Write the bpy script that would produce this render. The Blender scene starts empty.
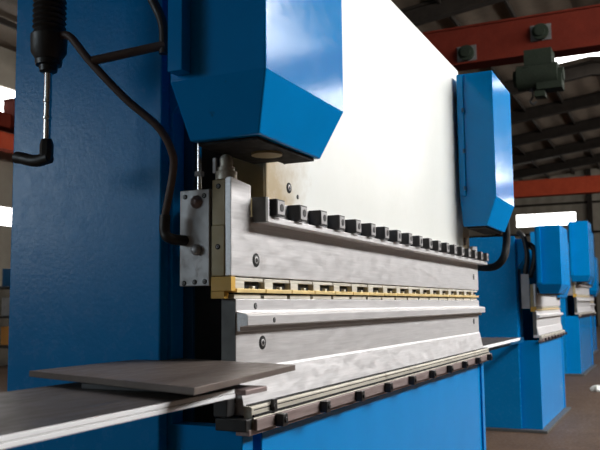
import bpy, bmesh, math, random
from mathutils import Vector, Matrix
random.seed(7)
scene = bpy.context.scene
COL = scene.collection
R = math.radians

# ------------------------------------------------------------------ materials
def new_mat(name):
    m = bpy.data.materials.new(name); m.use_nodes = True
    nt = m.node_tree
    return m, nt, nt.nodes['Principled BSDF']

def ramp(nt, fac, stops):
    n = nt.nodes.new('ShaderNodeValToRGB')
    e = n.color_ramp.elements
    while len(e) < len(stops): e.new(0.5)
    for i, (p, c) in enumerate(stops):
        e[i].position = p; e[i].color = (*c, 1)
    nt.links.new(fac, n.inputs[0])
    return n.outputs[0]

def noise(nt, scale, detail=6, rough=.6, stretch=(1, 1, 1), loc=(0, 0, 0)):
    tc = nt.nodes.new('ShaderNodeTexCoord')
    mp = nt.nodes.new('ShaderNodeMapping')
    mp.inputs['Scale'].default_value = stretch
    mp.inputs['Location'].default_value = loc
    nt.links.new(tc.outputs['Object'], mp.inputs[0])
    n = nt.nodes.new('ShaderNodeTexNoise')
    n.inputs['Scale'].default_value = scale
    n.inputs['Detail'].default_value = detail
    n.inputs['Roughness'].default_value = rough
    nt.links.new(mp.outputs[0], n.inputs['Vector'])
    return n.outputs['Fac']

def mixc(nt, fac, a, b):
    n = nt.nodes.new('ShaderNodeMix'); n.data_type = 'RGBA'
    for s, v in (('Factor', fac), ('A', a), ('B', b)):
        i = [x for x in n.inputs if x.name == s and (x.type == 'RGBA' or s == 'Factor' and x.type == 'VALUE')][0]
        if hasattr(v, 'is_linked') or hasattr(v, 'links'): nt.links.new(v, i)
        elif s == 'Factor': i.default_value = v
        else: i.default_value = (*v, 1)
    return [o for o in n.outputs if o.type == 'RGBA'][0]

def bump(nt, b, h, strength, dist=.01):
    n = nt.nodes.new('ShaderNodeBump')
    n.inputs['Strength'].default_value = strength
    n.inputs['Distance'].default_value = dist
    nt.links.new(h, n.inputs['Height'])
    nt.links.new(n.outputs[0], b.inputs['Normal'])

def paint(name, c, c2, rough=.3, spots=True, bs=.15, coat=.0, spec=.5, stain=(.02, .025, .03)):
    m, nt, b = new_mat(name)
    base = mixc(nt, ramp(nt, noise(nt, 3.5, 6), [(.35, (0,)*3), (.7, (1,)*3)]), c, c2)
    if spots:
        f = ramp(nt, noise(nt, 22, 8, .7), [(.66, (0,)*3), (.74, (.55,)*3)])
        base = mixc(nt, f, base, stain)
    nt.links.new(base, b.inputs['Base Color'])
    r = ramp(nt, noise(nt, 30, 5), [(.3, (rough*.8,)*3), (.7, (min(1, rough*1.3),)*3)])
    nt.links.new(r, b.inputs['Roughness'])
    b.inputs['Coat Weight'].default_value = coat
    b.inputs['Coat Roughness'].default_value = .12
    b.inputs['Specular IOR Level'].default_value = spec
    bump(nt, b, noise(nt, 90, 3), bs, .002)
    return m

def metal(name, c, c2, rough=.35, metallic=1., stretch=(1, 30, 30), sc=6, stain=None, stain_at=(.6, .72), bs=.05):
    m, nt, b = new_mat(name)
    base = mixc(nt, ramp(nt, noise(nt, sc, 7, .65, stretch), [(.3, (0,)*3), (.7, (1,)*3)]), c, c2)
    if stain:
        f = ramp(nt, noise(nt, 9, 8, .7), [(stain_at[0], (0,)*3), (stain_at[1], (.8,)*3)])
        base = mixc(nt, f, base, stain)
    nt.links.new(base, b.inputs['Base Color'])
    r = ramp(nt, noise(nt, 12, 6, .6, (1, 4, 4)), [(.3, (rough*.8,)*3), (.7, (min(1, rough*1.35),)*3)])
    nt.links.new(r, b.inputs['Roughness'])
    b.inputs['Metallic'].default_value = metallic
    bump(nt, b, noise(nt, sc*4, 4, .6, stretch), bs, .002)
    return m

def emit(name, c, s):
    m, nt, b = new_mat(name)
    b.inputs['Base Color'].default_value = (.8, .8, .8, 1)
    b.inputs['Emission Color'].default_value = (*c, 1)
    b.inputs['Emission Strength'].default_value = s
    return m

M = {}
M['blue'] = paint('blue enamel', (.0, .225, .60), (.0, .245, .65), .12, True, .04, spec=.4)
M['bluedark'] = paint('dark blue enamel and throat shade', (.0, .06, .15), (.001, .07, .17), .35, True, .10)
M['bluecol'] = paint('blue enamel worn', (.0, .21, .54), (.001, .23, .58), .24, False, .28, spec=.4)
M['white'] = paint('white enamel', (.74, .755, .715), (.775, .785, .75), .35, False, .04)
M['cream'] = paint('cream enamel stained', (.50, .42, .24), (.30, .22, .11), .5, True, .2, stain=(.10, .06, .03))
M['yellow'] = paint('ochre paint', (.60, .33, .04), (.75, .46, .08), .45, True, .2, stain=(.08, .04, .01))
M['brass'] = metal('brass strip', (.85, .60, .22), (.95, .78, .42), .4, .5)
M['steel'] = metal('brushed steel', (.68, .665, .67), (.86, .845, .85), .36, .5, stain=(.44, .40, .37), stain_at=(.62, .80))
M['steelcream'] = metal('oiled pale steel', (.62, .58, .48), (.78, .74, .66), .45, .5, stain=(.25, .19, .10))
M['steeldark'] = metal('dull grey steel end', (.10, .10, .10), (.15, .15, .14), .5, .5, (1, 1, 1))
M['greyplate'] = metal('grey dirty steel', (.34, .33, .33), (.46, .45, .45), .5, .6, (1, 1, 1), stain=(.12, .09, .07))
M['rail'] = metal('oxidised steel rail', (.24, .18, .17), (.36, .29, .28), .5, .5, (1, 20, 20), stain=(.12, .08, .07))
M['black'] = paint('blackened steel', (.012, .012, .013), (.025, .024, .024), .38, False, .1)
M['hole'] = paint('recess shade and hose black', (.004, .004, .004), (.006, .006, .006), .9, False, 0)  # near-black stands in for shade inside holes and slots; the cable hose shares it
M['rubber'] = paint('black rubber', (.02, .016, .014), (.04, .032, .028), .45, False, .3)
M['brownpipe'] = paint('brown dusty hose', (.07, .045, .035), (.12, .08, .065), .5, True, .3)
M['chrome'] = metal('chromed rod', (.75, .73, .72), (.9, .88, .86), .2, 1., (1, 1, 1))
M['darkplate'] = metal('mill scale plate', (.115, .088, .076), (.185, .15, .132), .45, .3, (1, 3, 1), 3, stain=(.10, .08, .075), bs=.1)
M['darksheet'] = metal('mill scale sheet', (.075, .060, .052), (.125, .105, .092), .45, .3, (1, 5, 1), 3, stain=(.08, .065, .06), bs=.1)
M['cutedge'] = paint('bright cut edge', (.92, .93, .95), (.95, .95, .97), .35, False, .02)
M['red'] = paint('red oxide paint', (.075, .008, .003), (.10, .012, .005), .8, True, .1, spec=.15)
M['orangered'] = paint('orange red paint', (.24, .03, .010), (.30, .042, .014), .8, True, .1, spec=.2)
M['hoist'] = paint('dark green hoist paint', (.008, .012, .007), (.014, .02, .012), .8, True, .1, spec=.2)
M['roofsheet'] = paint('dusty roof sheeting', (.085, .063, .042), (.11, .083, .057), .8, False, .1)
M['rafter'] = paint('dark roof steel', (.014, .011, .009), (.022, .018, .014), .9, False, .1, spec=.1)
M['wall'] = paint('beige sheet wall', (.15, .13, .10), (.18, .16, .125), .8, False, .1)
M['floor'] = paint('brown concrete', (.075, .046, .028), (.115, .073, .047), .6, True, .3, spec=.25, stain=(.04, .03, .022))
M['window'] = emit('daylight glass', (1, .99, .97), 7.0)
M['window_sheen'] = emit('added column glow glass', (.62, .84, 1), 2.6)  # glow of the added near window, tinted blue for the column
M['windowbig'] = emit('daylight glass bright', (1, .99, .98), 6.5)
M['orange'] = paint('orange crate paint', (.5, .2, .04), (.55, .25, .05), .6)
M['rag'] = paint('white cloth', (.75, .78, .74), (.8, .8, .8), .9, False)
M['tube'] = emit('lamp tube', (1, .97, .92), 6.0)

for k in ('blue', 'bluecol'): M[k].node_tree.nodes['Principled BSDF'].inputs['IOR'].default_value = 1.3
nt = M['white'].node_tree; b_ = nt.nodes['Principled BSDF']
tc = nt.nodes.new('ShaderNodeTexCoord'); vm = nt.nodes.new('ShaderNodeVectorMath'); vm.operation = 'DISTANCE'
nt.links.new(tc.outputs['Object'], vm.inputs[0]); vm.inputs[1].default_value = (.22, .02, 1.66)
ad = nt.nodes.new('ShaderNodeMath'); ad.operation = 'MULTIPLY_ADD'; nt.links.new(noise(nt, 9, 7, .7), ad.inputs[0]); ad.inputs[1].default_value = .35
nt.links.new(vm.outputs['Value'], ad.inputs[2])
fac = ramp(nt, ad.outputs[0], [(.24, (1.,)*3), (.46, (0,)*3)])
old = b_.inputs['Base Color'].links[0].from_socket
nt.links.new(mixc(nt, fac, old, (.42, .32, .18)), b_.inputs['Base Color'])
# ribbed sheeting: wave bump on walls and roof
for k, ax in (('roofsheet', 'Y'), ('wall', 'Y')):
    nt = M[k].node_tree; b = nt.nodes['Principled BSDF']
    tc = nt.nodes.new('ShaderNodeTexCoord'); w = nt.nodes.new('ShaderNodeTexWave')
    w.wave_type = 'BANDS'; w.bands_direction = ax; w.inputs['Scale'].default_value = .45
    nt.links.new(tc.outputs['Object'], w.inputs[0]); bump(nt, b, w.outputs['Fac'], .35, .08)

# ------------------------------------------------------------------ mesh builder
class MB:
    def __init__(s): s.bm = bmesh.new(); s.mats = []
    def mi(s, m):
        if m not in s.mats: s.mats.append(m)
        return s.mats.index(m)
    def poly(s, vs, faces, m):
        i = s.mi(m); V = [s.bm.verts.new(v) for v in vs]
        for f in faces:
            fc = s.bm.faces.new([V[k] for k in f]); fc.material_index = i
        return s
    def box(s, a, b, m):
        (x0, y0, z0), (x1, y1, z1) = a, b
        v = [(x0,y0,z0),(x1,y0,z0),(x1,y1,z0),(x0,y1,z0),(x0,y0,z1),(x1,y0,z1),(x1,y1,z1),(x0,y1,z1)]
        return s.poly(v, [(3,2,1,0),(4,5,6,7),(0,1,5,4),(1,2,6,5),(2,3,7,6),(3,0,4,7)], m)
    def loft(s, rings, m, caps=True):
        n = len(rings[0]); vs = [p for r in rings for p in r]; f = []
        for k in range(len(rings)-1):
            for j in range(n):
                f.append((k*n+j, k*n+(j+1) % n, (k+1)*n+(j+1) % n, (k+1)*n+j))
        if caps: f += [tuple(reversed(range(n))), tuple(range((len(rings)-1)*n, len(rings)*n))]
        return s.poly(vs, f, m)
    def px(s, prof, x0, x1, m):      # profile of (y,z) extruded along x
        return s.loft([[(x0, y, z) for y, z in prof], [(x1, y, z) for y, z in prof]], m)
    def cyl(s, a, b, r, m, n=20, r2=None):
        return s.lathe(a, b, [(0, r), (1, r if r2 is None else r2)], m, n)
    def lathe(s, a, b, prof, m, n=20):
        a = Vector(a); b = Vector(b); d = b-a
        z = d.normalized(); x = z.orthogonal().normalized(); y = z.cross(x)
        rings = [[tuple(a+d*t+(x*math.cos(2*math.pi*k/n)+y*math.sin(2*math.pi*k/n))*r) for k in range(n)] for t, r in prof]
        return s.loft(rings, m)
    def tube(s, pts, r, m, n=12, smooth=6, ribs=0):
        P = [Vector(p) for p in pts]; Q = []
        if len(P) > 2:
            E = [P[0]*2-P[1]]+P+[P[-1]*2-P[-2]]
            for i in range(1, len(E)-2):
                for k in range(smooth):
                    t = k/smooth; a, b, c, d = E[i-1:i+3]
                    Q.append(.5*((2*b)+(c-a)*t+(2*a-5*b+4*c-d)*t*t+(3*b-a-3*c+d)*t**3))
            Q.append(P[-1])
        else: Q = P
        up = None; rings = []
        for i, q in enumerate(Q):
            t = (Q[min(i+1, len(Q)-1)]-Q[max(i-1, 0)]).normalized()
            if up is None: up = t.orthogonal().normalized()
            up = (up-t*up.dot(t)).normalized(); w = t.cross(up)
            rr = r*(1+.08*(i % 2)) if ribs else r
            rings.append([tuple(q+(up*math.cos(2*math.pi*k/n)+w*math.sin(2*math.pi*k/n))*rr) for k in range(n)])
        return s.loft(rings, m)
    def build(s, name, parent=None, bevel=0, smooth=False, seg=2):
        me = bpy.data.meshes.new(name)
        bmesh.ops.recalc_face_normals(s.bm, faces=s.bm.faces)
        s.bm.to_mesh(me); s.bm.free()
        for m in s.mats: me.materials.append(M[m])
        o = bpy.data.objects.new(name, me); COL.objects.link(o)
        if smooth:
            me.polygons.foreach_set('use_smooth', [True]*len(me.polygons))
            me.set_sharp_from_angle(angle=R(35))
        if bevel:
            md = o.modifiers.new('bevel', 'BEVEL'); md.width = bevel; md.segments = seg
            md.limit_method = 'ANGLE'; md.angle_limit = R(30); md.harden_normals = False
        if parent: o.parent = parent
        return o

def tag(o, label=None, cat=None, group=None, kind=None):
    if label: o['label'] = label
    if cat: o['category'] = cat
    if group: o['group'] = group
    if kind: o['kind'] = kind
    return o
def empty(name, loc, label, cat, group=None, s=1.):
    o = bpy.data.objects.new(name, None); COL.objects.link(o)
    o.location = loc; o.scale = (s, s, s); o.empty_display_size = .1
    return tag(o, label, cat, group)
def struct(name, mb, bevel=0): return tag(mb.build(name, None, bevel), kind='structure')

def screw(parent, x, y, z, r, axis='y', name='socket_screw'):
    """cap screw sunk in a counterbore: dark ring, steel head, hex hole"""
    mb = MB()
    d = {'y': Vector((0, -1, 0)), 'x': Vector((-1, 0, 0))}[axis]
    c = Vector((x, y, z))
    mb.cyl(c-d*.004, c+d*.0008, r, 'hole', 20)
    mb.lathe(c, c+d*.0022, [(0, r*.72), (.8, r*.72), (1, r*.62)], 'black', 20)
    mb.cyl(c+d*.0018, c+d*.0026, r*.36, 'hole', 6)
    mb.lathe(c+d*.0020, c+d*.0024, [(0, r*.55), (1, r*.5)], 'greyplate', 16)
    return mb.build(name, parent, 0, True)

# ------------------------------------------------------------------ the press brake
def press_brake(loc, s, W, label, hw=.47, hy=-.19, hz=1.837, near=True, z_top=2.527, zr=2.585, yb=.07):
    """local frame: x along the beam from the left end of the steel plates, y = 0 their front face, z from the floor"""
    t = empty('press_brake', loc, label, 'press brake', None, s)
    # --- bed and frames
    b = MB(); b.box((-.06, -.08, 0), (W+.04, .76, .03), 'steeldark'); b.build('base_plate', t, .004)
    b = MB(); b.box((.14, -.01, .03), (W-.08, .02, 1.0), 'blue'); b.build('bed_apron', t, .003)
    C = [(-.02, .03), (.72, .03), (.72, zr-.16), (.10, zr-.16), (.10, 1.92), (.19, 1.82), (.19, 1.0), (-.02, 1.0)]
    for x in (.02, W-.08+.002):
        b = MB(); b.px(C, x, x+.055, 'blue'); b.build('side_frame', t, .003)
    b = MB(); b.box((-.02, .2, .03), (.018, .72, zr-.13), 'bluecol')
    sc_ = b.build('side_cover', t, .004)
    tag(sc_, 'worn blue side cover panel')
    b = MB(); b.box((.08, .60, .03), (W-.10, .62, zr-.16), 'black'); b.build('rear_light_block', t)  # added to keep light out; its black paints in the cavity's shade
    b = MB(); b.box((.078, .205, 1.0), (.10, .60, 1.80), 'bluedark').box((.078, .165, 1.0), (.092, .204, 1.80), 'bluedark'); b.build('throat_plate', t, .002)  # shade inside the throat is painted in with the darker blue
    # --- table
    b = MB()
    tp = [(0, 1.142), (0, 1.236), (.041, 1.236), (.041, 1.03), (-.022, 1.03), (-.022, 1.052), (-.004, 1.138)]
    b.px(tp, .024, W-.02, 'steel'); tb = b.build('table_plate', t, .0015)
    b = MB()
    b.box((.0235, 0, 1.06), (.0205, .041, 1.318), 'steeldark'); e = b.build('end_plate', t, .001)
    tag(e, 'dull grey end plate')
    b = MB()
    dp = [(0, 1.287), (0, 1.318), (.041, 1.318), (.041, 1.237), (-.012, 1.237), (-.012, 1.248), (-.034, 1.252), (-.034, 1.276), (-.028, 1.281)]
    b.px(dp[3:6]+dp[6:]+dp[:3], .024, W, 'steel'); d = b.build('lower_die', t, .001)
    b = MB()
    lp = [(-.005, 1.028), (-.046, 1.028), (-.046, 1.052), (-.038, 1.056), (-.030, 1.056), (-.030, 1.046), (-.023, 1.046)]
    b.px([(-.023, 1.0), (-.052, 1.0), (-.052, 1.026), (-.046, 1.028), (-.046, 1.050), (-.040, 1.054), (-.023, 1.054)], .02, W, 'steelcream')
    b.box((.02, -.0535, 1.029), (W, -.047, 1.0335), 'hole').box((.03, -.0462, 1.0425), (W, -.0405, 1.0462), 'hole').box((.03, -.040, 1.0535), (W, -.024, 1.0565), 'hole')
    lg = b.build('table_ledge', t, .001)
    b = MB(); b.box((.018, -.062, .996), (W-.005, -.0525, 1.024), 'rail').box((.0, -.050, .985), (W-.02, -.012, 1.0), 'rail')
    rl = b.build('clamp_rail', t, .0015); tag(rl, 'brown oxidised clamp rail')
    nb = max(3, int(round((W-.14)/.29)))
    for k in range(nb+1):
        x = .115+k*(W-.24)/nb
        b = MB(); b.box((x, -.085, .994), (x+.028, -.0622, 1.026), 'black').cyl((x+.014, -.0852, 1.010), (x+.014, -.089, 1.010), .008, 'black', 6)
        b.build('clamp_bolt', rl, .002)
    if near:
        b = MB(); b.lathe((.128, -.0475, 1.04), (.128, -.058, 1.04), [(0, .012), (.5, .014), (1, .010)], 'black', 6)
        b.box((.118, -.056, 1.028), (.14, -.047, 1.062), 'black'); b.build('bed_bolt', t, .001)
        b = MB(); b.box((-.012, -.048, .996), (.018, .04, 1.026), 'black').box((-.02, .0, 1.03), (.018, .04, 1.075), 'black')
        b.build('rail_end_block', t, .003)
    # --- upper beam
    b = MB()
    ear = .105
    for x0, x1 in ((0, W),):
        v = [(0, 1.373), (W, 1.373), (W, 1.625), (W-ear, 1.622), (W-ear, 1.53), (W-ear, 1.53), (ear, 1.53), (ear, 1.622), (0, 1.628)]
    v = [(0, 1.376), (W, 1.376), (W, 1.622), (W-ear, 1.618), (W-ear, 1.535), (ear, 1.535), (ear, 1.618), (0, 1.628)]
    b.loft([[(x, 0, z) for x, z in v], [(x, .018, z) for x, z in v]], 'steel')
    b.build('clamping_plate', t, .002)
    b = MB(); b.box((.012, .0185, 1.376), (W-.012, .056, 1.50), 'steelcream')
    b.build('beam_backing', t, .001)
    b = MB(); b.box((0, .0185, 1.505), (.09, .056, 1.622), 'cream').box((-.003, .0185, 1.376), (.0115, .056, 1.5045), 'cream')
    b.build('beam_end_block', t, .002)
    if near:
        for z in (1.605, 1.45): screw(t, -.0035 if z < 1.5 else 0, .037, z, .007, 'x')
        b = MB()
        b.lathe((.024, .028, 1.6225), (.024, .028, 1.690), [(0, .028), (.33, .028), (.34, .022), (.5, .022), (.51, .017), (.8, .018), (.92, .014), (1, .006)], 'steelcream', 24)
        b.box((.002, .046, 1.640), (.010, .056, 1.680), 'greyplate')
        b.build('clamp_nut', t, .001, True)
    # ram
    rx0, rx1 = (.23 if near else .6), W-.24
    ry1 = .154 if near else .07
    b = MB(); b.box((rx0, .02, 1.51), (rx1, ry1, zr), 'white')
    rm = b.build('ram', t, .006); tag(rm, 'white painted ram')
    if near:
        b = MB(); b.box((rx0-.003, .026, 1.51), (rx0, .150, 1.90), 'cream').box((rx0-.12, .057, 1.51), (rx0-.004, .15, 1.60), 'cream'); b.build('ram_end_face', t, .001)
    else:
        b = MB(); b.tube([(.0, .16, 2.22), (-.02, .10, 2.15), (-.01, .07, 1.95), (.005, .10, 1.7405)], .028, 'black'); b.tube([(.06, .16, 2.1), (.05, .02, 2.05), (.06, .0, 1.9), (.06, .06, 1.7)], .03, 'black')
        b.build('hydraulic_hose', t, 0, True)
    b = MB(); b.box((rx1+.002, .022, 1.50), (W-.09, .10, 1.735), 'cream'); b.build('ram_foot', t, .002)
    if near:
        for x, z, r in ((.345, 1.725, .011), (.375, 1.648, .016), (.435, 1.628, .007)):
            screw(t, x, .0195, z, r)
        screw(t, W-.20, .0215, 1.64, .022)
    # clamp bar with adjusting blocks
    bx0, bx1 = .108, W+.06
    b = MB()
    b.px([(-.001, 1.520), (-.042, 1.520), (-.042, 1.536), (-.016, 1.538), (-.016, 1.584), (-.001, 1.584)], bx0+.02, bx1, 'steel')
    b.box((bx0, -.042, 1.520), (bx0+.0198, -.001, 1.586), 'steeldark').box((bx0+.012, -.0425, 1.521), (bx0+.0202, -.04, 1.585), 'steel')
    cb = b.build('clamp_bar', t, .001)
    n = max(2, int(round((bx1-bx0)/.146)))
    for k in range(n):
        x = .170+k*(bx1-.05-.170)/(n-1)
        b = MB(); b.box((x-.025, -.055, 1.539), (x+.025, -.0165, 1.584), 'black')
        if near:
            b.box((x-.021, -.057, 1.543), (x+.021, -.0551, 1.580), 'greyplate')
            b.cyl((x+.002, -.0572, 1.562), (x+.002, -.0585, 1.562), .011, 'black', 12)
        b.build('adjusting_block', cb, .0015)
    # tooling under the beam: punch segments with brass strips
    n = max(3, int(round((W-.05)/.16)))
    p = (W-.03)/n
    b = MB(); b.box((.02, .030, 1.322), (W-.01, .05, 1.374), 'hole'); b.build('tool_slot', t)
    for k in range(n):
        x0 = .022+k*p; x1 = x0+p-.006
        b = MB()
        b.box((x0, .004, 1.364), (x1, .0295, 1.3725), 'steelcream')
        b.box((x0, .002, 1.345), (x0+p*.30, .0295, 1.3635), 'steelcream')
        b.box((x0+p*.30, .018, 1.345), (x1, .0295, 1.3635), 'hole').box((x0+p*.62, .006, 1.345), (x0+p*.70, .0175, 1.352), 'steelcream')
        b.box((x0, -.004, 1.3345), (x1, .0295, 1.3445), 'brass')
        b.box((x0+.003, .006, 1.3195), (x1-.01, .0295, 1.3300), 'steelcream').box((x0, .012, 1.3303), (x1, .0295, 1.3342), 'hole')
        b.build('punch_segment', t, .0008)
    b = MB(); b.box((-.004, -.002, 1.338), (.018, .0565, 1.3745), 'yellow').box((-.004, .018, 1.3195), (.018, .0565, 1.3375), 'yellow')
    b.build('tool_end_block', t, .001)
    # guide plate with its screws, the adjusting rod
    for sx, xx in ((-1, 0), ):
        b = MB(); b.box((-.004, .062, 1.352), (.014, .151, 1.600 if near else 1.74), 'greyplate')
        g = b.build('guide_plate', t, .002); tag(g, 'dirty grey guide plate')
        b = MB(); b.box((.0145, .068, 1.36), (.06, .15, 1.59), 'steeldark'); b.build('guide_block', t, .001)
        if near:
            for y, z in ((.135, 1.583), (.077, 1.583), (.137, 1.36), (.105, 1.362), (.075, 1.363)): screw(g, -.0042, y, z, .0065, 'x')
            b = MB(); b.lathe((-.004, .098, 1.444), (-.020, .098, 1.444), [(0, .014), (.5, .014), (.8, .011), (1, .005)], 'greyplate', 16); b.build('guide_bolt', g, 0, True)
            b = MB(); b.lathe((-.004, .100, 1.568), (-.018, .100, 1.568), [(0, .018), (.4, .016), (.7, .010), (1, .006)], 'rail', 9); b.build('grease_fitting', g, 0, True)
            b = MB(); b.cyl((.006, .098, 1.6005), (.006, .098, 1.76), .0065, 'chrome', 16)
            b.lathe((.006, .098, 1.636), (.006, .098, 1.648), [(0, .013), (1, .013)], 'greyplate', 6); b.build('adjusting_rod', t, 0, True)
    # --- cylinder housings
    zt = z_top; yn = min(.005, yb)
    def housing(x0, x1, side, strip_out, yb, notch):
        y0 = hy if notch or near else -.10
        zb = hz if notch else hz+.018; zc = zb-(.138 if near else .10) if notch else zb-.150
        if notch:
            T = [(x0, y0), (x1, y0), (x1, yn), (x1-.085, yn), (x1-.085, yb), (x0, yb)]
            B = [(x0+.05, y0+.045), (x1-.055, y0+.05), (x1-.055, yn-.035), (x1-.09, yn-.035), (x1-.09, yb-.025), (x0+.05, yb-.025)]
        else:
            T = [(x0, y0), (x1, y0), (x1, .0), (x0, .0)]
            B = [(x0+.002, y0+.052), (x1-.04, y0+.052), (x1-.04, -.012), (x0+.002, -.012)]
        b = MB()
        b.loft([[(x, y, zc) for x, y in B], [(x, y, zb) for x, y in T], [(x, y, zt) for x, y in T]], 'blue', True)
        h = b.build('cylinder_housing', t, .004)
        b = MB(); cx = sum(q[0] for q in B[:2])/2; b.box((B[0][0]+.02, B[0][1]+.015, zc-.008), (B[1][0]-.02, min(B[-1][1], .02)-.015 if not notch else -.04, zc-.0005), 'hole')
        if notch and near: b.box((B[0][0]+.02, -.04, zc-.008), (B[1][0]-.06, yb-.035, zc-.0005), 'hole')
        if notch: b.cyl((cx, y0+.12, zc-.014), (cx, y0+.12, zc-.008), .04, 'cream')
        b.build('painted_opening', h)  # black slabs paint the dark interior of the open bottom
        b = MB()
        b.box((x0-strip_out, yb-.060 if notch else -.035, zb+.012), (x0-.001, yb-.020 if notch else -.002, zt-.01), 'blue')
        st = b.build('cover_strip', h, .002)
        if not notch:
            for z in (zb+.04, zb+.24, zb+.46):
                b = MB(); b.cyl((x0-strip_out-.006, -.034, z), (x0-strip_out-.006, -.034, z+.02), .008, 'bluedark', 10); b.build('hinge', h, 0, True)
        return h
    housing(-.17, -.17+hw, -1, .040, yb, True)
    rw = hw*1.09
    housing(W-.365, W-.365+rw, 1, .014, 0, False)
    return t

pb = press_brake((1.72, 1.0, 0), 1, 2.77, 'nearest large blue press brake with white ram, filling the picture')
# extra screws in the near plates
for x, z, r in ((.130, 1.421, .0185), (2.66, 1.448, .016)): screw(pb, x, -.0003, z, r)
for x, z, r in ((.164, 1.203, .0185), (2.63, 1.205, .016)): screw(pb, x, -.0003, z-.0, r)
screw(pb, .126, -.0003, 1.300, .0085); screw(pb, .168, -.0343, 1.263, .0070)

# hoses and pipe of the near machine (parts of it)
def wp(x, y, z): return (x-1.72, y-1.0, z)
b = MB(); b.tube([wp(1.50, 1.37, 1.985), wp(1.50, 1.335, 1.975), wp(1.52, 1.289, 1.912), wp(1.56, 1.211, 1.818), wp(1.60, 1.139, 1.745), wp(1.63, 1.118, 1.685), wp(1.65, 1.128, 1.639), wp(1.67, 1.165, 1.533)], .0100, 'brownpipe')
b.tube([wp(1.67, 1.165, 1.533), wp(1.67, 1.165, 1.49), wp(1.68, 1.15, 1.472), wp(1.77, 1.12, 1.47)], .014, 'rubber')
tag(b.build('hydraulic_hose', pb, 0, True), 'brown rubber hose')
b = MB(); b.tube([wp(1.52, 1.283, 1.912), wp(1.60, 1.12, 1.952)], .0115, 'brownpipe', 12)
b.tube([wp(1.60, 1.124, 1.93), wp(1.60, 1.127, 2.005), wp(1.60, 1.16, 2.077), wp(1.58, 1.25, 2.25)], .012, 'rubber', 12)
tag(b.build('support_pipe', pb, 0, True), 'brown pipe')
# cylinder with bellows and rod
b = MB()
ax = (1.50, 1.405)
prof = [(0, .031), (.05, .044), (.16, .046), (.18, .040)]
z0, z1 = 1.925, 2.32
for k in range(22):
    tt = .20+k*.035
    prof += [(tt, .036), (tt+.015, .042)]
prof += [(1, .036)]
b.lathe(wp(*ax, z0), wp(*ax, z1), prof, 'rubber', 28)
b.lathe(wp(*ax, 1.893), wp(*ax, 1.927), [(0, .017), (.1, .022), (.5, .023), (.55, .032), (.9, .034), (1, .030)], 'black', 28)
b.box(wp(1.50, 1.39, 2.20), wp(1.70, 1.47, 2.24), 'black')
cy = b.build('bellows_cylinder', pb, 0, True); tag(cy, 'black ribbed bellows cylinder')
b = MB(); b.lathe(wp(*ax, 1.72), wp(*ax, 1.894), [(0, .0095), (.3, .0095), (.31, .0115), (.34, .0115), (.35, .0095), (.55, .0095), (.56, .0115), (.59, .0115), (.6, .0100), (1, .0100)], 'chrome', 20)
b.build('piston_rod', cy, 0, True)
b = MB(); b.lathe(wp(*ax, 1.668), wp(*ax, 1.722), [(0, .012), (.3, .017), (.75, .017), (1, .013)], 'black', 8)
b.tube([wp(1.50, 1.395, 1.675), wp(1.50, 1.44, 1.670), wp(1.50, 1.49, 1.682), wp(1.50, 1.505, 1.684)], .0155, 'rubber')
b.build('rod_end_joint', cy, 0, True)
# hose beside the right housing
b = MB(); b.tube([wp(4.72, .88, 1.80), wp(4.74, .88, 1.75), wp(4.73, .88, 1.65), wp(4.68, .89, 1.565), wp(4.70, .95, 1.515), wp(4.85, 1.08, 1.52)], .022, 'hole')
b.build('cable_hose', pb, 0, True)

# ------------------------------------------------------------------ sheets lying at the left of the near machine
def prism(name, pts, z0, z1, top, edge, label, cat, group=None, bevel=.001, layers=1):
    mb = MB(); mb.mi(edge); mb.mi(top)
    n = len(pts)
    zs = [z0+(z1-z0)*k/layers for k in range(layers+1)]
    mb.loft([[(x, y, z) for x, y in pts] for z in zs], edge)
    mb.bm.faces.ensure_lookup_table(); mb.bm.normal_update()
    for f in mb.bm.faces:
        if abs(f.normal.z) > .9: f.material_index = 1
    return tag(mb.build(name, None, bevel), label, cat, group)
S0 = [(-.35, .757), (1.345, .773), (1.348, 1.165), (-.35, 1.155)]
prism('steel_sheet', [(x, y) for x, y in S0], 1.1250, 1.1334, 'darksheet', 'cutedge', 'lower of two bright-edged steel sheets stacked at the left of the press brake', 'metal sheet')
prism('steel_sheet', [(x, y+.0015) for x, y in S0], 1.1336, 1.1420, 'darksheet', 'cutedge', 'upper bright-edged steel sheet, directly under the small dark plate', 'metal sheet')
for x in (1.24, 1.315):
    b = MB(); b.box((x, .86, 1.1422), (x+.015, 1.06, 1.1528), 'black')
    tag(b.build('spacer_bar', None, .001), ('left' if x < 1.3 else 'right')+' black bar under the small dark steel plate', 'spacer bar')
prism('steel_plate', [(1.135, .731), (1.652, .792), (1.774, 1.184), (1.692, 1.184), (1.692, 1.272), (1.32, 1.272)], 1.153, 1.1655, 'darkplate', 'darkplate', 'small dark brown steel plate lying on top of the bright-edged sheets', 'metal plate')
b = MB(); b.loft([[(1.15, .90, z), (1.738, .985, z), (1.738, 1.03, z), (1.15, .95, z)] for z in (1.094, 1.1245)], 'steeldark').box((1.36, .93, 1.1245), (1.42, .965, 1.1285), 'rail').box((1.355, .756, 1.1285), (1.445, .97, 1.139), 'rail')
tag(b.build('support_bracket', pb, .002), 'brown steel bracket under the sheets')
bpy.data.objects['support_bracket'].matrix_parent_inverse = Matrix.Translation((-1.72, -1, 0))
# trestle holding the free end of the sheets
tr = empty('steel_trestle', (.1, .96, 0), 'black steel trestle carrying the free left end of the sheets', 'trestle')
b = MB(); b.box((-.03, -.19, 1.055), (.03, .19, 1.1248), 'black'); b.build('top_bar', tr, .003)
for sy in (-1, 1):
    for sx in (-1, 1):
        b = MB(); b.tube([(sx*.02, sy*.15, 1.056), (sx*.22, sy*.2, .0)], .018, 'black', 8); b.build('leg', tr)

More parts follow.
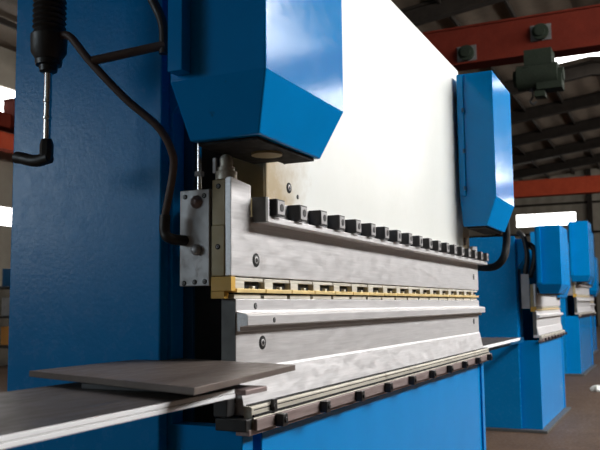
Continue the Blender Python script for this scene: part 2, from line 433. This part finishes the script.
# ------------------------------------------------------------------ machines beyond
m2 = press_brake((8.40, 1.29, 0), .92, 2.09, 'second blue press brake, just beyond the right end of the nearest one', hw=.68, hy=-.31, hz=1.615, near=False, z_top=2.26, zr=2.30, yb=-.045)
press_brake((15.1, 1.60, 0), 1.06, 2.3, 'third blue press brake, tallest of the distant machines', hw=.62, hy=-.25, hz=1.68, near=False, z_top=2.60, zr=2.60)
press_brake((20.6, 2.0, 0), .98, 2.6, 'farthest blue press brake, cut off by the right edge of the picture', hw=.60, hy=-.32, hz=1.62, near=False, z_top=2.45, zr=2.40)
for y in (.14, .42):
    b = MB(); b.box((-2.6, y, .985), (-.021, y+.04, 1.036), 'bluedark'); b.build('sheet_arm', m2, .003)
sh = [(5.6, 1.33), (7.65, 1.33), (7.65, 1.75), (5.6, 1.75)]
prism('steel_sheet', sh, .955, .980, 'darksheet', 'cutedge', 'bright-edged steel sheet projecting from the second press brake', 'metal sheet', None)
# rag on the floor
RX, RY = 12.62, 1.10
b = MB(); rr = []
for k, (r, z) in enumerate(((.11, 0.001), (.12, .03), (.08, .07), (.03, .085))):
    rr.append([(RX+r*math.cos(a*.5236)*(1+.25*math.sin(a*2.1+k)), RY+r*.8*math.sin(a*.5236)*(1+.2*math.cos(a*1.7+k)), z) for a in range(12)])
b.loft(rr, 'rag'); tag(b.build('cloth_rag', None, 0, True), 'small crumpled white rag on the brown floor at right', 'rag')

# ------------------------------------------------------------------ the hall
X0, X1, Y0, Y1 = -6, 46, -6, 14
ZR, ZE, YR = 8.9, 7.4, 2.0
def zroof(y): return ZR-(ZR-ZE)*abs(y-YR)/12.0
b = MB(); b.box((X0-.2, Y0-.2, -.2), (X1+.2, Y1+.2, 0), 'floor'); struct('floor', b)
b = MB(); b.px([(Y0-.2, zroof(Y0)), (YR, ZR), (Y1+.2, zroof(Y1)), (Y1+.2, zroof(Y1)+.15), (YR, ZR+.15), (Y0-.2, zroof(Y0)+.15)], X0-.2, X1+.2, 'roofsheet')
for k in range(-6, 9):
    y = YR+k*1.35
    if Y0 < y < Y1 and k: b.box((X0, y-.03, zroof(y)-.14), (X1, y+.03, zroof(y)-.02), 'rafter')
struct('ceiling', b)
def wall_with_holes(name, axis, pos, th, a0, a1, z0, z1, holes, m='wall'):
    """wall slab cut by rectangular windows (a0,a1,z0,z1)"""
    b = MB()
    As = sorted({a0, a1, *[h[0] for h in holes], *[h[1] for h in holes]})
    Zs = sorted({z0, z1, *[h[2] for h in holes], *[h[3] for h in holes]})
    for i in range(len(As)-1):
        for j in range(len(Zs)-1):
            ca, cz = (As[i]+As[i+1])/2, (Zs[j]+Zs[j+1])/2
            if any(h[0] < ca < h[1] and h[2] < cz < h[3] for h in holes): continue
            if axis == 'x': b.box((pos, As[i], Zs[j]), (pos+th, As[i+1], Zs[j+1]), m)
            else: b.box((As[i], pos, Zs[j]), (As[i+1], pos+th, Zs[j+1]), m)
    struct(name, b)
wn = [0]
def window(axis, pos, th, h, mat='window', mull=3, bars=2):
    wn[0] += 1
    b = MB(); a0, a1, z0, z1 = h
    def bx(u0, u1, w0, w1, d0, d1, m):
        if axis == 'x': b.box((d0, u0, w0), (d1, u1, w1), m)
        else: b.box((u0, d0, w0), (u1, d1, w1), m)
    bx(a0, a1, z0, z1, pos+th*.45, pos+th*.55, mat)
    lo, hi = min(pos+th*.2, pos+th*.44), max(pos+th*.2, pos+th*.44)
    for k in range(1, mull):
        u = a0+(a1-a0)*k/mull; bx(u-.03, u+.03, z0, z1, lo, hi, 'wall')
    for k in range(1, bars):
        u = z0+(z1-z0)*k/bars; bx(a0, a1, u-.03, u+.03, lo, hi, 'wall')
    struct('window_%d' % wn[0], b)
# far wall (+x)
far = [(4.72, 7.95, 5.62, 6.32)]
wall_with_holes('wall_far', 'x', X1, .2, Y0-.2, Y1+.2, 0, 9.05, far)
window('x', X1, .2, far[0], 'window', 1, 1)
# left wall (+y)
lft = [(11.5, 15.5, 3.22, 3.66), (11.5, 15.5, 5.85, 6.5)]
wall_with_holes('wall_left', 'y', Y1, .2, X0-.2, X1+.2, 0, ZE+.05, lft)
for h in lft[:2]: window('y', Y1, .2, h, 'window', 1, 1)
# right wall (-y), the big window front that lights the machines
rgt = [(x, x+5.4, 5.35, 7.4) for x in (4, 9.9, 15.8, 21.7, 27.6, 33.5, 39.4)]
wall_with_holes('wall_right', 'y', Y0, -.2, X0-.2, X1+.2, 0, 7.93, rgt)
for h in rgt: window('y', Y0, -.2, h, 'windowbig', 4, 2)
# near wall (-x), with an unseen window added for its sheen on the column
nr = [(6.2, 12, 2.0, 4.6)]
wall_with_holes('wall_near', 'x', X0, -.2, Y0-.2, Y1+.2, 0, 9.05, nr)
window('x', X0, -.2, nr[0], 'window_sheen', 4, 2)
# rafters and columns
tn = [0]
def trim(b, bev=0):
    tn[0] += 1; return struct('trim_%d' % tn[0], b, bev)
for x in list(range(-2, 45, 4)):
    b = MB()
    for d0, d1, w in ((.02, .07, .12), (.07, .40, .02), (.40, .46, .12)):
        b.px([(Y0, zroof(Y0)-d1), (YR, ZR-d1), (Y1, zroof(Y1)-d1), (Y1, zroof(Y1)-d0), (YR, ZR-d0), (Y0, zroof(Y0)-d0)], x-w, x+w, 'rafter')
    trim(b)
for y in (-6, 0, 3.95, 9):
    b = MB(); b.box((X1-.25, y-.12, 0), (X1, y+.12, zroof(y)-.02), 'rafter'); trim(b)
for z in (2.2, 5.1, 6.75):
    b = MB(); b.box((X1-.1, Y0, z), (X1-.01, Y1, z+.12), 'rafter'); trim(b)
for x in (10.6, 18, 26, 34):
    b = MB(); b.box((x-.15, Y1-.25, 0), (x+.15, Y1, zroof(Y1)-.02), 'rafter'); trim(b)
# roof light strip across the ridge
wn[0] += 1
b = MB()
b.px([(-3.5, zroof(-3.5)-.03), (YR, ZR-.03), (3.15, zroof(3.15)-.03), (3.15, zroof(3.15)-.01), (YR, ZR-.01), (-3.5, zroof(-3.5)-.01)], 24.75, 25.35, 'window')
struct('window_%d' % wn[0], b)
# crane girders
def crane(x, z0, z1, m, label, endmat=None):
    t = empty('bridge_crane', (x, 4, z0), label, 'crane')
    h = z1-z0
    b = MB(); b.box((-.2, -9.3, 0), (.2, 9.3, .03), m).box((-.2, -9.3, h-.03), (.2, 9.3, h), m).box((-.17, -9.3, .03), (-.14, 9.3, h-.03), m).box((.14, -9.3, .03), (.17, 9.3, h-.03), m)
    b.build('girder', t)
    for y in (-9.25, 9.25):
        b = MB(); b.box((-.9, y-.18, -.02), (.9, y+.18, .3), m); b.build('end_carriage', t, .01)
    return t
c1 = crane(13, 5.28, 5.93, 'red', 'dark red overhead crane girder, the nearer one under the roof')
c2 = crane(30, 5.22, 5.82, 'orangered', 'orange red overhead crane girder, the farther one above the distant machines')
for y, z in ((2.92, 5.45), (1.72, 5.62)):
    b = MB(); b.lathe((-.171, y-4, z-5.28), (-.30, y-4, z-5.28), [(0, .13), (.7, .13), (.72, .08), (1, .08)], 'hoist', 16).box((-.19, y-4.16, z-5.28-.13), (-.1705, y-3.84, z-5.28+.13), 'steeldark'); b.build('wheel_bracket', c1, 0, True)
for y in (13.3, -5.3):
    b = MB(); b.box((X0, y-.15, 4.80), (X1, y+.15, 5.17), 'orangered')
    tag(b.build('crane_runway_beam', None, .01), ('left' if y > 0 else 'right')+' orange red runway beam along the side wall under the cranes', 'beam')
    for x in list(range(-2, 45, 8)):
        bb = MB(); bb.box((x-.12, y-.12, 0), (x+.12, y+.12, 4.80), 'rafter'); trim(bb)
# hoist
h = empty('crane_hoist', (12.6, 1.75, 4.62), 'dark green electric hoist hanging below the nearer red girder', 'hoist')
b = MB(); b.cyl((0, -.30, .22), (0, .32, .22), .20, 'hoist', 20).cyl((0, -.38, .22), (0, -.3, .22), .11, 'hoist').cyl((0, .32, .22), (0, .38, .22), .13, 'hoist'); b.build('drum', h, .005, True)
b = MB(); b.box((-.12, -.22, .38), (.30, .20, .64), 'hoist').box((-.15, -.36, -.02), (.15, .02, .2), 'hoist').box((-.12, -.1, -.12), (.1, .06, -.02), 'hoist').box((.10, -.18, .64), (.36, .12, .659), 'hoist').box((-.16, .12, .10), (.1, .22, .36), 'hoist'); b.build('trolley', h, .005)
b = MB(); b.tube([(0, .1, .08), (0, .1, -.12)], .012, 'black').cyl((0, .1, .0), (0, .1, .06), .06, 'black')
b.tube([(0, .1, -.10), (0, .14, -.16), (0, .10, -.21), (0, .05, -.17)], .018, 'black'); b.build('hook', h, 0, True)
# clutter at the far left: a rack with an orange bin
t = empty('storage_rack', (12.9, 12.4, 0), 'dark storage rack seen past the left edge of the blue column', 'rack')
for z in (.5, 1.1, 1.7):
    b = MB(); b.box((-.8, -.4, z), (.8, .4, z+.05), 'black'); b.build('shelf', t, .003)
for sx in (-.8, .8):
    for sy in (-.4, .4):
        b = MB(); b.box((sx-.03, sy-.03, 0), (sx+.03, sy+.03, 1.95), 'black'); b.build('post', t)
for k, (z, m, lb) in enumerate(((.55, 'orange', 'orange crate on the lowest shelf of the dark rack'), (1.15, 'greyplate', 'grey crate on the middle shelf of the dark rack'), (1.75, 'bluedark', 'blue crate on the top shelf of the dark rack'))):
    b = MB(); b.box((12.35, 12.1, z+.002), (13.45, 12.7, z+.02), m)
    for a, c in (((12.35, 12.1), (12.38, 12.7)), ((13.42, 12.1), (13.45, 12.7)), ((12.38, 12.1), (13.42, 12.13)), ((12.38, 12.67), (13.42, 12.7))):
        b.box((a[0], a[1], z+.02), (c[0], c[1], z+.38), m)
    tag(b.build('crate', None, .004), lb, 'crate')

# ------------------------------------------------------------------ light
def area(name, loc, rot, sx, sy, power, c=(1, 1, 1)):
    l = bpy.data.lights.new(name, 'AREA'); l.shape = 'RECTANGLE'; l.size = sx; l.size_y = sy; l.energy = power; l.color = c
    o = bpy.data.objects.new(name, l); COL.objects.link(o); o.location = loc; o.rotation_euler = rot
    return o
area('daylight', (X0+.12, 9.1, 3.3), (0, R(-90), R(-30)), 2.4, 5.4, 260, (.85, .94, 1))  # added fill for the left-facing sides, set at the unseen near window
# daylight entering by the window wall (just inside its panes), facing +y
area('daylight', (8.6, Y0+.12, 6.35), (R(60), 0, 0), 9.4, 2.0, 2250, (1, .99, .97))
area('daylight', (29, Y0+.12, 6.35), (R(72), 0, 0), 30, 2.0, 900, (1, .99, .97))
w = bpy.data.worlds.new('world'); scene.world = w; w.use_nodes = True
w.node_tree.nodes['Background'].inputs[0].default_value = (.6, .65, .7, 1)
w.node_tree.nodes['Background'].inputs[1].default_value = .1

# ------------------------------------------------------------------ camera
f, yaw, pit, rol = 791.505, .439383, .1013985, -.0103377
c, s = math.cos(yaw), math.sin(yaw)
F = Vector((c*math.cos(pit), s*math.cos(pit), math.sin(pit)))
Rr = Vector((s, -c, 0)); U = Rr.cross(F)
R2 = Rr*math.cos(rol)+U*math.sin(rol); U2 = -Rr*math.sin(rol)+U*math.cos(rol)
cam = bpy.data.cameras.new('camera'); co = bpy.data.objects.new('camera', cam); COL.objects.link(co)
mat = Matrix((R2, U2, -F)).transposed().to_4x4(); mat.translation = Vector((0, 0, 1.3))
co.matrix_world = mat
cam.sensor_width = 36; cam.lens = f/600*36; cam.clip_start = .05; cam.clip_end = 200
cam.dof.use_dof = True; cam.dof.focus_distance = 2.6; cam.dof.aperture_fstop = 7.5
scene.camera = co
scene.view_settings.view_transform = 'Standard'; scene.view_settings.look = 'None'
scene.view_settings.gamma = 1; scene.view_settings.use_curve_mapping = False
scene.view_settings.exposure = 0.0
